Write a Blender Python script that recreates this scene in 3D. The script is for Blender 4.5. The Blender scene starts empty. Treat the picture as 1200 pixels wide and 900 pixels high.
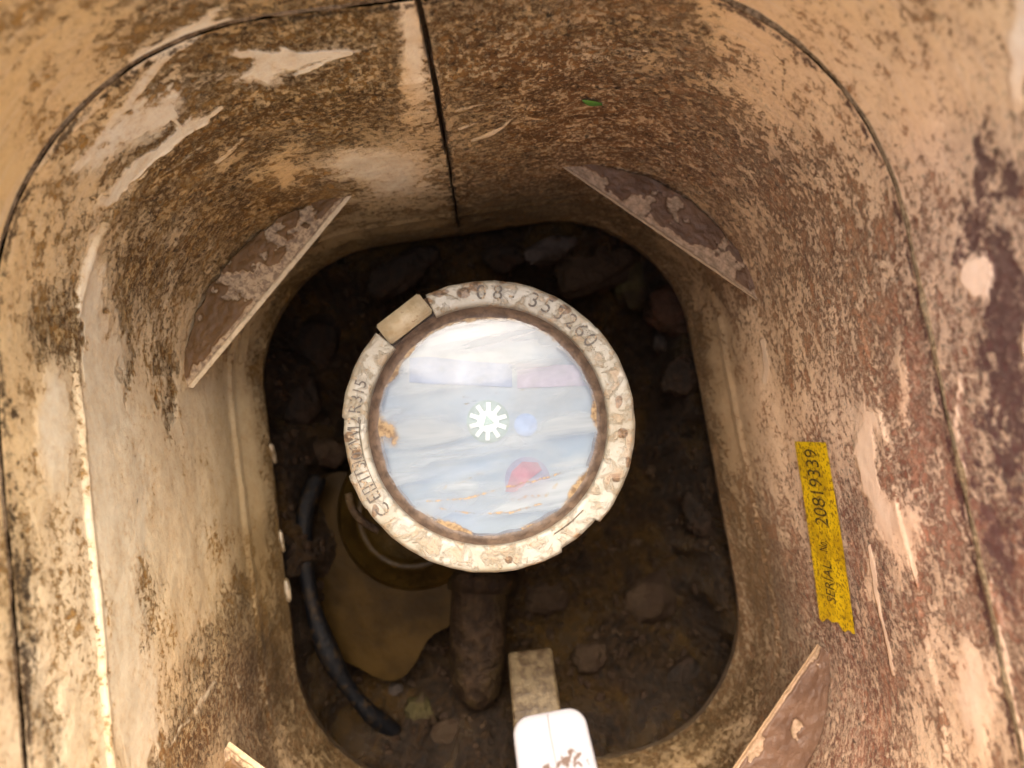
import bpy, bmesh, math, random
import numpy as np
from mathutils import Vector, Matrix, Euler
from mathutils.bvhtree import BVHTree
random.seed(7)
S = bpy.context.scene
C = S.collection
R = math.radians

# ------------------------------------------------------------------ camera
CAM_Z = 0.45
F = 866.7                                    # focal length in pixels of the 1200 px wide photograph
VPX, VPY, ROLL = 580.0, 550.0, R(8.5)        # where plumb lines meet, and how the chamber is turned
Dc = Vector(((VPX-600)/F, -(VPY-450)/F, -1)).normalized()      # straight down, in camera axes
yc = Vector((-math.sin(ROLL), math.cos(ROLL), 0)); yc = (yc - Dc*yc.dot(Dc)).normalized()
zc = -Dc
xc = yc.cross(zc)
M3 = Matrix((xc, yc, zc))                    # rows: world axes in camera axes -> camera to world
cam_d = bpy.data.cameras.new('camera'); cam = bpy.data.objects.new('camera', cam_d); C.objects.link(cam)
cam.matrix_world = Matrix.Translation((0, 0, CAM_Z)) @ M3.to_4x4()
cam_d.sensor_width = 36; cam_d.lens = 26.0
cam_d.clip_start = 0.005; cam_d.clip_end = 400
cam_d.dof.use_dof = True; cam_d.dof.focus_distance = 0.262; cam_d.dof.aperture_fstop = 8
S.camera = cam

# ------------------------------------------------------------------ sky, sun, exposure
SUN_EL, SUN_AZ = R(60), R(88)                # azimuth measured from +x towards +y
w = bpy.data.worlds.new('World'); S.world = w; w.use_nodes = True
nt = w.node_tree; nt.nodes.clear()
sky = nt.nodes.new('ShaderNodeTexSky'); sky.sky_type = 'NISHITA'; sky.sun_disc = False
sky.sun_elevation = SUN_EL; sky.sun_rotation = R(90) - SUN_AZ
sky.air_density = 0.8; sky.dust_density = 9.0; sky.ozone_density = 0.2
bg = nt.nodes.new('ShaderNodeBackground'); bg.inputs[1].default_value = 0.15
wo = nt.nodes.new('ShaderNodeOutputWorld')
nt.links.new(sky.outputs[0], bg.inputs[0]); nt.links.new(bg.outputs[0], wo.inputs[0])
sd = bpy.data.lights.new('sun', 'SUN'); sun = bpy.data.objects.new('sun', sd); C.objects.link(sun)
sd.energy = 0.9; sd.angle = R(40); sd.color = (1.0, 0.90, 0.74)
sv = Vector((math.cos(SUN_EL)*math.cos(SUN_AZ), math.cos(SUN_EL)*math.sin(SUN_AZ), math.sin(SUN_EL)))
sun.rotation_euler = sv.to_track_quat('Z', 'Y').to_euler(); sun.location = sv*5
S.view_settings.view_transform = 'Standard'; S.view_settings.look = 'None'
S.view_settings.gamma = 1.0; S.view_settings.exposure = 2.0
S.view_settings.use_curve_mapping = False
S.render.engine = 'CYCLES'
S.cycles.max_bounces = 8; S.cycles.diffuse_bounces = 5
S.render.resolution_x = 1024; S.render.resolution_y = 768

# ------------------------------------------------------------------ helpers
def at(px, py, d):
    """point at the height d below the camera seen at pixel px, py of the photograph"""
    v = M3 @ Vector(((px-600)/F, -(py-450)/F, -1))
    return Vector((0, 0, CAM_Z)) + v*(-d/v.z)
Mn = np.array(M3)
def project(P):
    q = (P - np.array([0, 0, CAM_Z])) @ Mn      # world -> camera (Mn columns are camera axes in world)
    zz = np.maximum(-q[:, 2], 1e-3)
    return 600 + F*q[:, 0]/zz, 450 - F*q[:, 1]/zz

def _h(i, j, k, s):
    n = (i*73856093) ^ (j*19349663) ^ (k*83492791) ^ (s*2654435)
    n = (n ^ (n >> 13)) & 0x7fffffff
    n = (n*(n*n*15731 % 2147483647 + 789221) + 1376312589) & 0x7fffffff
    return (n % 100003)/100003.0
def vnoise(P, s=0):
    P = np.asarray(P, float); I = np.floor(P).astype(np.int64); f = P-I; f = f*f*(3-2*f)
    out = 0
    for a in (0, 1):
        for b in (0, 1):
            for c in (0, 1):
                wgt = (f[:, 0] if a else 1-f[:, 0])*(f[:, 1] if b else 1-f[:, 1])*(f[:, 2] if c else 1-f[:, 2])
                out = out + wgt*_h(I[:, 0]+a, I[:, 1]+b, I[:, 2]+c, s)
    return out*2-1
def fbm(P, octs=4, s=0, gain=0.5):
    o = 0; a = 1; t = 0
    for k in range(octs):
        o = o + a*vnoise(P*(2.03**k)+17.3*k, s+k); t += a; a *= gain
    return o/t
def sm(x, a, b):
    t = np.clip((x-a)/(b-a), 0, 1); return t*t*(3-2*t)

def tag(o, label=None, cat=None, group=None, kind=None):
    for k, v in (('label', label), ('category', cat), ('group', group), ('kind', kind)):
        if v: o[k] = v
    return o
def empty(name, loc, label, cat, group=None):
    o = bpy.data.objects.new(name, None); C.objects.link(o); o.location = loc; o.empty_display_size = .01
    return tag(o, label, cat, group)
def mesh_obj(name, V, Fc, mat, parent=None, smooth=True, attrs=None, uv=None):
    me = bpy.data.meshes.new(name); me.from_pydata([tuple(v) for v in V], [], [tuple(int(i) for i in f) for f in Fc])
    if attrs:
        for k, a in attrs.items():
            at_ = me.attributes.new(k, 'FLOAT', 'POINT'); at_.data.foreach_set('value', np.asarray(a, np.float32))
    if uv is not None:
        at_ = me.attributes.new('flow', 'FLOAT_VECTOR', 'POINT'); at_.data.foreach_set('vector', np.asarray(uv, np.float32).ravel())
    if smooth: me.polygons.foreach_set('use_smooth', [True]*len(me.polygons))
    me.materials.append(mat)
    o = bpy.data.objects.new(name, me); C.objects.link(o)
    if parent is not None:
        o.parent = parent
        if parent.type == 'EMPTY' and parent.parent is None:
            o.matrix_parent_inverse = Matrix.Translation(parent.location).inverted()
    return o
def bm_obj(name, bm, mat, parent=None, smooth=True):
    bmesh.ops.recalc_face_normals(bm, faces=bm.faces)
    me = bpy.data.meshes.new(name); bm.to_mesh(me); bm.free()
    if smooth: me.polygons.foreach_set('use_smooth', [True]*len(me.polygons))
    me.materials.append(mat)
    o = bpy.data.objects.new(name, me); C.objects.link(o)
    if parent is not None:
        o.parent = parent
        root = parent
        while root.parent: root = root.parent
        if root.type == 'EMPTY': o.matrix_parent_inverse = Matrix.Translation(root.location).inverted() if parent == root else Matrix.Identity(4)
    return o
def tube(bm, pts, rad, n=16, cap=True):
    pts = [Vector(p) for p in pts]; rings = []
    rad = rad if hasattr(rad, '__len__') else [rad]*len(pts)
    for i, p in enumerate(pts):
        t = (pts[min(i+1, len(pts)-1)] - pts[max(i-1, 0)]).normalized()
        a = t.cross(Vector((0, 0, 1)));  a = a.normalized() if a.length > 1e-3 else Vector((1, 0, 0))
        b = t.cross(a)
        rings.append([bm.verts.new(p + (a*math.cos(2*math.pi*k/n) + b*math.sin(2*math.pi*k/n))*rad[i]) for k in range(n)])
    for r0, r1 in zip(rings, rings[1:]):
        for k in range(n): bm.faces.new((r0[k], r0[(k+1) % n], r1[(k+1) % n], r1[k]))
    if cap:
        bm.faces.new(rings[0]); bm.faces.new(rings[-1])
def curve_pts(P, n=10):
    P = [Vector(p) for p in P]; out = []
    Q = [P[0]*2-P[1]] + P + [P[-1]*2-P[-2]]
    for i in range(1, len(Q)-2):
        for k in range(n):
            t = k/n; a, b, c, d = Q[i-1:i+3]
            out.append(.5*((2*b)+(-a+c)*t+(2*a-5*b+4*c-d)*t*t+(-a+3*b-3*c+d)*t**3))
    out.append(P[-1]); return out
def lathe(bm, prof, n=96, cx=0, cy=0, z0=0, a0=0, a1=2*math.pi, rfun=None):
    full = abs(a1-a0-2*math.pi) < 1e-6; m = n if full else n+1; rings = []
    for k in range(m):
        a = a0+(a1-a0)*k/n
        rings.append([bm.verts.new((cx+(r*(rfun(a, r) if rfun else 1))*math.cos(a), cy+(r*(rfun(a, r) if rfun else 1))*math.sin(a), z0+z)) for r, z in prof])
    for k in range(n):
        A, B = rings[k], rings[(k+1) % m]
        for j in range(len(prof)-1): bm.faces.new((A[j], B[j], B[j+1], A[j+1]))
    return rings

# ------------------------------------------------------------------ material helper
class MT:
    def __init__(s, name):
        s.m = bpy.data.materials.new(name); s.m.use_nodes = True; s.t = s.m.node_tree; s.t.nodes.clear()
        s.out = s.n('ShaderNodeOutputMaterial'); s.co = s.n('ShaderNodeTexCoord').outputs['Object']
    def n(s, ty): return s.t.nodes.new(ty)
    def L(s, a, b):
        if isinstance(a, (int, float, tuple)): b.default_value = a if not (isinstance(a, tuple) and len(a) == 3 and b.type == 'RGBA') else (*a, 1)
        else: s.t.links.new(a, b)
    def attr(s, name, vec=False):
        n = s.n('ShaderNodeAttribute'); n.attribute_name = name; return n.outputs['Vector' if vec else 'Fac']
    def mapv(s, v, sc=(1, 1, 1), loc=(0, 0, 0), rot=(0, 0, 0)):
        n = s.n('ShaderNodeMapping'); s.L(v, n.inputs[0]); n.inputs[1].default_value = loc; n.inputs[2].default_value = rot; n.inputs[3].default_value = sc; return n.outputs[0]
    def noise(s, v, scale, det=6, rough=.6, dist=0):
        n = s.n('ShaderNodeTexNoise'); s.L(v, n.inputs['Vector']); n.inputs['Scale'].default_value = scale
        n.inputs['Detail'].default_value = det; n.inputs['Roughness'].default_value = rough; n.inputs['Distortion'].default_value = dist; return n.outputs[0]
    def voro(s, v, scale, feat='F1', out='Distance', rnd=1):
        n = s.n('ShaderNodeTexVoronoi'); n.feature = feat; s.L(v, n.inputs['Vector']); n.inputs['Scale'].default_value = scale; n.inputs['Randomness'].default_value = rnd; return n.outputs[out]
    def math(s, op, a, b=0.0, c=None, clamp=False):
        n = s.n('ShaderNodeMath'); n.operation = op; n.use_clamp = clamp; s.L(a, n.inputs[0]); s.L(b, n.inputs[1])
        if c is not None: s.L(c, n.inputs[2])
        return n.outputs[0]
    def step(s, v, a, b, lo=0., hi=1.):
        n = s.n('ShaderNodeMapRange'); n.interpolation_type = 'SMOOTHSTEP'; s.L(v, n.inputs[0])
        for i, x in enumerate((a, b, lo, hi)): n.inputs[i+1].default_value = x
        return n.outputs[0]
    def mix(s, f, a, b):
        n = s.n('ShaderNodeMix'); n.data_type = 'RGBA'; s.L(f, n.inputs[0]); s.L(a, n.inputs[6]); s.L(b, n.inputs[7]); return n.outputs[2]
    def bump(s, h, dist, st=1., nrm=None):
        n = s.n('ShaderNodeBump'); s.L(h, n.inputs['Height']); n.inputs['Distance'].default_value = dist; n.inputs['Strength'].default_value = st
        if nrm is not None: s.L(nrm, n.inputs['Normal'])
        return n.outputs[0]
    def pbr(s, col, rough, nrm=None, spec=.5, coat=0., sss=0., metal=0.):
        p = s.n('ShaderNodeBsdfPrincipled'); s.L(col, p.inputs['Base Color']); s.L(rough, p.inputs['Roughness'])
        s.L(spec, p.inputs['Specular IOR Level']); s.L(coat, p.inputs['Coat Weight']); p.inputs['Coat Roughness'].default_value = .15
        p.inputs['Metallic'].default_value = metal
        if nrm is not None: s.L(nrm, p.inputs['Normal'])
        s.t.links.new(p.outputs[0], s.out.inputs[0]); return p

# --- muddy plastic of the chamber: dirt coverage comes from where the mud lies, thinned to brighten dim areas (attributes), its grain from noise
def wall_material():
    m = MT('muddy_plastic'); fl = m.attr('flow', True)
    mud, red, pale, dark = m.attr('mud'), m.attr('red'), m.attr('pale'), m.attr('dark')
    n_f = m.noise(m.mapv(fl, (430, 430, 1), rot=(0, 0, .25)), 1, 6, .78, .15)          # fine flecks, longer along the wall
    n_m = m.noise(m.mapv(fl, (80, 110, 1), rot=(0, 0, .35)), 1, 6, .76, .2)
    n_l = m.noise(m.mapv(fl, (15, 22, 1)), 1, 6, .68, .3)
    n_s = m.noise(m.mapv(fl, (50, 600, 1), rot=(0, 0, .05)), 1, 3, .6)    # long faint scuffs
    h = m.math('ADD', m.math('MULTIPLY', n_f, .80), m.math('ADD', m.math('MULTIPLY', n_m, .60), m.math('MULTIPLY', n_l, .50)))   # ~0.95
    lev = m.math('MULTIPLY_ADD', m.math('SUBTRACT', mud, .5), .42, m.math('SUBTRACT', h, .95))
    cov = m.step(lev, -.045, .06)
    film = m.step(lev, -.16, .12)
    base = m.mix(pale, (.74, .50, .19), (.80, .73, .53))
    base = m.mix(m.math('MULTIPLY', m.step(n_s, .45, .7), .30), base, (.74, .60, .40))
    base = m.mix(m.math('MULTIPLY', m.step(m.math('ADD', m.math('MULTIPLY', n_m, .6), m.math('MULTIPLY', n_f, .4)), .40, .60), .34), base, (.50, .34, .17))
    base = m.mix(m.math('MULTIPLY', red, .60), base, (.88, .60, .49))
    c = m.mix(m.math('MULTIPLY', film, .50), base, m.mix(red, (.50, .275, .065), (.54, .27, .14)))
    mudc = m.mix(red, (.15, .070, .013), (.20, .064, .040))
    mudc = m.mix(m.step(n_m, .42, .62), mudc, m.mix(red, (.40, .215, .048), (.46, .19, .115)))
    c = m.mix(m.math('MULTIPLY', cov, .92), c, mudc)
    # dried light specks on top of the mud, bright wet glints painted in
    sp = m.noise(m.mapv(fl, (520, 500, 1), loc=(3, 7, 0), rot=(0, 0, .3)), 1, 5, .74, .2)
    spk = m.math('MULTIPLY', m.step(m.math('MULTIPLY_ADD', m.math('SUBTRACT', n_m, .5), .55, sp), .505, .56), m.step(mud, .35, .75, .15, 1.))
    c = m.mix(m.math('MULTIPLY', spk, .85), c, m.mix(red, (.88, .66, .33), (.92, .68, .50)))
    pit_ = m.math('MULTIPLY', m.step(m.noise(m.mapv(fl, (360, 330, 1), loc=(9, 1, 0)), 1, 5, .75, .2), .55, .64), m.step(mud, .15, .6))
    c = m.mix(m.math('MULTIPLY', pit_, .8), c, (.05, .025, .01))
    dk = m.step(m.math('ADD', m.math('MULTIPLY', dark, .62), m.math('SUBTRACT', m.math('MULTIPLY_ADD', n_m, 1.0, m.math('MULTIPLY', n_f, 1.1)), 1.05)), .22, .42)
    c = m.mix(m.math('MULTIPLY', dk, .85), c, m.mix(red, (.055, .036, .018), (.13, .042, .042)))
    c = m.mix(m.math('MULTIPLY', m.attr('wash_shade'), m.step(n_l, .25, .7, .66, .94)), c, m.mix(m.attr('low_shade'), m.mix(n_s, (.075, .044, .012), (.135, .082, .026)), m.mix(n_m, (.030, .018, .005), (.075, .045, .014))))  # brown mud wash, its colour also carrying the light falloff towards the pit
    hgt = m.math('ADD', m.math('MULTIPLY', cov, .6), m.math('ADD', m.math('MULTIPLY', n_f, 1.2), m.math('ADD', m.math('MULTIPLY', n_m, .8), m.math('MULTIPLY', spk, .5))))
    amt = m.math('MULTIPLY', hgt, m.math('MULTIPLY_ADD', m.step(mud, .2, .6), .85, .10))
    nb = m.bump(amt, .0019, 1.)
    rg = m.math('SUBTRACT', m.math('ADD', .28, m.math('MULTIPLY', n_m, .26)), m.math('MULTIPLY', pit_, .12))
    m.pbr(c, rg, nb, .32)
    return m.m

# ================================================================== THE CHAMBER
# rings: depth below camera, half width, reach towards +y, reach towards -y, corner radius
RINGS = [(.060, .1290, .1400, .178, .085), (.192, .1222, .1320, .167, .0800), (.226, .1205, .1258, .1640, .0750),
         (.300, .1190, .1215, .161, .0720), (.336, .1150, .1212, .153, .0705), (.360, .1060, .1195, .140, .0660)]
CX = lambda d: np.interp(d, [.06, .192, .23, .3], [-.0020, -.0018, -.0006, 0])
RA = np.array(RINGS)
def ring_at(d): return [np.interp(d, RA[:, 0], RA[:, k]) for k in range(1, 5)]
def loop_pts(ts, d):
    """closed rounded rectangle, ts in 0..1 clockwise (seen from above) from the middle of the +y side"""
    hx, yt, yb, r = ring_at(d)
    a = hx-r; b1 = yt-r; b2 = yb-r; q = math.pi/2*.07
    # fixed shares so that columns run straight down the wall
    L = [.048, q, .15, q, .096, q, .15, q, .048]; cum = np.concatenate([[0], np.cumsum(L)]); tot = cum[-1]
    s = ts*tot; P = np.zeros((len(ts), 2)); N = np.zeros((len(ts), 2))
    seg = np.clip(np.searchsorted(cum, s, side='right')-1, 0, 8); f = (s-cum[seg])/np.array(L)[seg]
    for i in range(9):
        k = seg == i; g = f[k]; o = np.ones_like(g)
        if i == 0: P[k] = np.c_[a*g, yt*o]; N[k] = (0, -1)
        if i == 2: P[k] = np.c_[hx*o, b1+(-b2-b1)*g]; N[k] = (-1, 0)
        if i == 4: P[k] = np.c_[a-2*a*g, -yb*o]; N[k] = (0, 1)
        if i == 6: P[k] = np.c_[-hx*o, -b2+(b1+b2)*g]; N[k] = (1, 0)
        if i == 8: P[k] = np.c_[-a+a*g, yt*o]; N[k] = (0, -1)
        if i in (1, 3, 5, 7):
            c = {1: (a, b1), 3: (a, -b2), 5: (-a, -b2), 7: (-a, b1)}[i]; st = {1: 90, 3: 0, 5: -90, 7: 180}[i]
            an = np.radians(st-90*g); P[k] = np.c_[c[0]+r*np.cos(an), c[1]+r*np.sin(an)]; N[k] = np.c_[-np.cos(an), -np.sin(an)]
    P[:, 0] += CX(d)
    return P, N, s/tot*.85

# where the mud lies, read off the photograph every 100 px (rows y = 0..900, columns x = 0..1200)
G = lambda s: np.array([[float(v) for v in r.split()] for r in s.strip().splitlines()])
MUD = G('''.42 .45 .50 .62 .72 .62 .66 .62 .50 .42 .38 .45 .30
.36 .42 .46 .74 .80 .52 .82 .76 .66 .50 .42 .52 .42
.34 .48 .74 .72 .58 .46 .68 .84 .84 .74 .56 .62 .70
.40 .55 .62 .58 .40 .35 .40 .55 .72 .76 .66 .58 .70
.34 .40 .42 .36 .30 .30 .30 .40 .46 .62 .62 .66 .72
.36 .34 .20 .20 .25 .30 .30 .30 .34 .40 .50 .58 .74
.42 .34 .18 .22 .25 .30 .30 .30 .32 .46 .54 .46 .74
.44 .34 .20 .30 .30 .30 .30 .30 .34 .50 .64 .52 .66
.40 .30 .30 .58 .35 .30 .30 .30 .34 .52 .64 .48 .56
.36 .30 .42 .62 .40 .30 .30 .30 .34 .50 .60 .46 .50''')
RED = G('''.0 .0 .0 .0 .0 .1 .15 .2 .25 .3 .3 .35 .3
.0 .0 .0 .0 .0 .1 .2 .3 .35 .4 .4 .5 .5
.0 .0 .0 .0 .0 .1 .2 .3 .4 .5 .5 .8 .8
.0 .0 .0 .0 .0 .1 .2 .3 .4 .5 .6 .9 .9
.0 .0 .0 .0 .0 .1 .2 .3 .4 .5 .7 .95 .9
.0 .0 .0 .0 .0 .1 .2 .3 .4 .6 .8 1 .9
.0 .0 .0 .0 .0 .1 .2 .3 .4 .7 .9 1 .9
.0 .0 .0 .05 .1 .1 .2 .3 .4 .7 .9 .9 .9
.1 .0 .1 .4 .2 .1 .2 .3 .4 .7 .9 .8 .8
.1 .0 .2 .5 .3 .1 .2 .3 .4 .7 .9 .7 .7''')
PALE = G('''.1 .1 .3 .1 .0 .2 .1 .0 .0 .1 .1 .1 .3
.1 .2 .4 .1 .1 .3 .0 .0 .0 .0 .1 .1 .2
.1 .3 .3 .2 .3 .3 .1 .0 .0 .1 .2 .2 .2
.2 .4 .5 .2 .3 .2 .1 .0 .0 .1 .3 .4 .3
.3 .6 .6 .4 .3 .2 .1 .0 .1 .2 .3 .3 .2
.3 .7 .8 .5 .3 .2 .1 .1 .2 .2 .4 .3 .2
.3 .8 .8 .5 .3 .2 .1 .1 .1 .2 .4 .5 .2
.4 .8 .7 .4 .3 .2 .1 .1 .1 .1 .3 .4 .3
.6 .8 .5 .2 .2 .2 .1 .1 .1 .1 .3 .5 .3
.7 .8 .5 .1 .2 .2 .1 .1 .1 .1 .3 .5 .3''')
MUD[1:, 8:12] -= .05; MUD[0:3, 9:12] -= .10; MUD[0:4, 0:2] -= .12; MUD[0:2, 4:8] += .04; MUD[3:5, 9:11] -= .08; MUD[3:6, 8:10] -= .08; MUD[7:, 9:10] += .12; MUD[7:, 10:11] += .05;  MUD[5:, 8:10] += .05; MUD[5:, 10:12] += .03; PALE[1:8, 9:11] += .15  # mud thinned on dim areas: missing light painted into the wall colour
def grid(Gm, px, py):
    x = np.clip(px/100, 0, 11.999); y = np.clip(py/100, 0, 8.999); i = x.astype(int); j = y.astype(int)
    fx, fy = x-i, y-j; fx = fx*fx*(3-2*fx); fy = fy*fy*(3-2*fy)
    return (Gm[j, i]*(1-fx)+Gm[j, i+1]*fx)*(1-fy)+(Gm[j+1, i]*(1-fx)+Gm[j+1, i+1]*fx)*fy
# single stains: what, x, y, half length, half width, angle (degrees, clockwise in the picture), amount
SPLATS = [
 ('pale', 165, 150, 75, 22, -35, 1), ('mud', 165, 150, 60, 18, -35, -.40), ('pale', 335, 70, 65, 18, -12, 1), ('mud', 335, 70, 55, 14, -12, -.55),
 ('pale', 210, 50, 60, 9, -32, 1), ('mud', 210, 50, 60, 9, -32, -.6), ('mud', 440, 200, 60, 26, 0, -.35), ('pale', 440, 200, 60, 26, 0, .8),
 ('mud', 485, 60, 12, 70, 0, -.25), ('mud', 330, 200, 40, 22, -10, -.3), ('mud', 250, 190, 60, 12, -40, -.22),
 ('mud', 180, 185, 75, 7, -42, -.6), ('pale', 180, 185, 75, 7, -42, 1),
 ('pale', 112, 380, 13, 90, 0, 1), ('mud', 112, 380, 13, 90, 0, -.5), ('pale', 135, 560, 26, 170, -3, .7), ('mud', 135, 560, 24, 170, -3, -.35),
 ('pale', 160, 800, 26, 150, -6, .8), ('mud', 160, 800, 22, 150, -6, -.3),
 ('pale', 60, 500, 16, 60, 0, .8), ('mud', 60, 500, 16, 60, 0, -.4), ('mud', 70, 380, 40, 40, 0, .25),
 ('dark', 38, 690, 7, 42, -8, .75), ('dark', 25, 560, 7, 60, -5, .35), ('dark', 50, 780, 9, 60, -8, .5), ('dark', 58, 890, 8, 40, -8, .5), ('dark', 75, 105, 8, 16, 0, .6),
 ('dark', 12, 480, 8, 30, 0, .5), ('mud', 40, 760, 16, 160, -6, .22),
 ('dark', 1150, 200, 22, 70, 0, .34), ('dark', 1165, 330, 54, 130, -4, .40), ('dark', 1120, 300, 18, 60, 25, .34), ('dark', 1180, 500, 46, 130, -4, .34), ('dark', 1165, 640, 26, 80, -4, .30),
 ('dark', 1190, 190, 14, 40, 0, .6), ('mud', 1140, 330, 20, 20, 0, -.7), ('pale', 1140, 330, 22, 22, 0, .9), ('dark', 1140, 330, 20, 20, 0, -.9), ('mud', 1196, 40, 12, 60, 0, -.6), ('pale', 1196, 40, 14, 60, 0, 1),
 ('pale', 1198, 400, 8, 30, 0, 1), ('dark', 1198, 400, 9, 30, 0, -.9), ('mud', 1198, 400, 8, 30, 0, -.6), ('dark', 1180, 700, 10, 60, -10, .4),
 ('dark', 990, 280, 10, 12, 0, .3), ('mud', 1030, 560, 14, 70, -6, -.45), ('pale', 1030, 560, 14, 70, -6, .6), ('mud', 1015, 680, 9, 60, -8, -.2),
 ('mud', 1060, 630, 26, 40, -8, -.2), ('mud', 1140, 820, 26, 70, -8, -.3), ('pale', 1140, 820, 22, 60, -8, .6), ('mud', 1055, 470, 10, 60, -6, -.2),
 ('dark', 903, 530, 8, 50, -5, .28), ('dark', 890, 470, 6, 40, 0, .18), ('mud', 870, 470, 20, 60, 0, -.1),
 ('mud', 245, 760, 30, 60, 25, .25), ('mud', 225, 860, 24, 70, 15, .32), ('dark', 222, 850, 8, 30, 20, .25), ('dark', 250, 790, 10, 16, 20, .28), ('mud', 300, 800, 50, 80, 10, .2),
 ('mud', 275, 690, 22, 26, 0, .16), ('dark', 170, 750, 10, 10, 0, .5), ('dark', 192, 738, 3, 10, -25, .6), ('dark', 157, 580, 4, 12, 0, .45), ('mud', 200, 460, 9, 60, -6, .28), ('mud', 148, 400, 6, 60, 0, .25),
 ('mud', 240, 640, 40, 40, 0, .06), ('mud', 165, 700, 34, 60, 0, .16), ('mud', 145, 480, 6, 90, -6, .18), ('dark', 155, 590, 3, 60, -6, .15),
 ('mud', 160, 330, 26, 40, 0, .22), ('dark', 175, 320, 7, 12, 0, .45), ('mud', 960, 760, 40, 40, 0, .1),
 ('mud', 540, 230, 9, 40, 6, .35), ('dark', 541, 250, 6, 26, 6, .4), ('mud', 523, 120, 5, 60, 8, .3), ('mud', 700, 50, 90, 12, 4, .12), ('mud', 640, 60, 40, 25, 0, .15),
 ('dark', 800, 90, 90, 12, 14, .12), ('mud', 1000, 600, 14, 40, -6, .15), ('mud', 900, 20, 80, 30, 12, -.1), ('mud', 1080, 130, 30, 60, 0, -.12),
 ('dark', 665, 120, 8, 8, 0, .15),
]
SCRATCH = [  # bright scrapes: pixel polyline, half width, strength
 ([(125, 238), (170, 195), (215, 160), (260, 128)], 3, .9), ([(212, 162), (206, 140), (198, 128)], 2.2, .8), ([(150, 120), (190, 70), (215, 40), (270, 25)], 5, .9),
 ([(345, 88), (400, 66), (440, 55)], 2.2, .7), ([(270, 60), (330, 70), (410, 62)], 5, .6), ([(555, 165), (590, 152), (606, 138)], 2, .8), ([(535, 130), (575, 122), (600, 120)], 1.6, .5), ([(540, 152), (570, 140), (588, 132)], 1.8, .5),
 ([(255, 190), (270, 178), (284, 165)], 2, .7), ([(190, 205), (215, 190), (240, 172)], 2, .5), ([(106, 320), (101, 380), (103, 450), (108, 560), (116, 660), (126, 740), (140, 830), (152, 900)], 1.6, .35),
 ([(1018, 640), (1026, 690), (1038, 750), (1048, 790)], 2, .8), ([(1062, 620), (1068, 650), (1076, 690)], 2, .5), ([(1125, 440), (1118, 500), (1130, 560)], 3, .5), ([(1160, 680), (1172, 740), (1186, 820), (1200, 890)], 3, .6),
 ([(893, 400), (898, 430), (896, 445)], 3, .6), ([(108, 600), (114, 680), (128, 780)], 2.5, .4), ([(146, 720), (152, 800), (186, 880)], 2, .4), ([(278, 792), (282, 806)], 3, .7),
 ([(205, 870), (214, 852), (228, 838), (250, 800)], 3, .6), ([(0, 262), (30, 210), (70, 165), (120, 118)], 4, .35), ([(90, 200), (140, 130), (170, 118)], 4, .5), ([(640, 55), (700, 56), (760, 60)], 1.8, .5), ([(660, 205), (700, 190)], 1.8, .4),
]
def stain(px, py, P):
    wx = px + 30*fbm(P*55, 5, 11, .62); wy = py + 30*fbm(P*55, 5, 21, .62)
    A = dict(mud=grid(MUD, wx, wy)*.88, red=grid(RED, px, py), pale=grid(PALE, wx, wy), dark=.30*sm(wx, 1085, 1160)*sm(wy, 120, 240)*(1-sm(wy, 560, 760)))
    for k, x, y, a, b, an, v in SPLATS:
        c, s = math.cos(math.radians(an)), math.sin(math.radians(an)); dx, dy = wx-x, wy-y
        q = ((dx*c+dy*s)/a)**2+((-dx*s+dy*c)/b)**2
        A[k] = A[k] + v*(1-sm(np.sqrt(q), .1, 1.6))*(1.15 if k != 'dark' else 1.05)
    A['dark'] = A['dark'] + np.minimum(1, A['dark']*3)*(.75*fbm(P*np.array([110, 110, 170]), 5, 77, .75)-.10)
    for pts, hw, v in SCRATCH:
        dmin = np.full_like(px, 1e9)
        x2 = px + 3*fbm(P*120, 2, 31); y2 = py + 3*fbm(P*120, 2, 37)
        for (ax, ay), (bx, by) in zip(pts, pts[1:]):
            t = np.clip(((x2-ax)*(bx-ax)+(y2-ay)*(by-ay))/((bx-ax)**2+(by-ay)**2), 0, 1)
            dmin = np.minimum(dmin, np.hypot(x2-ax-t*(bx-ax), y2-ay-t*(by-ay)))
        f = v*(1-sm(dmin, hw*.3, hw*1.5))*np.clip(.75+.6*fbm(P*220, 3, 51), 0, 1); A['pale'] += .8*f; A['mud'] -= .7*f; A['dark'] -= f
    A['pale'] = np.clip(A['pale'], 0, 1); A['dark'] = np.clip(A['dark'], 0, 1); A['mud'] = np.clip(A['mud'], 0, 1.1)
    return A

WALL = wall_material()
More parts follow.
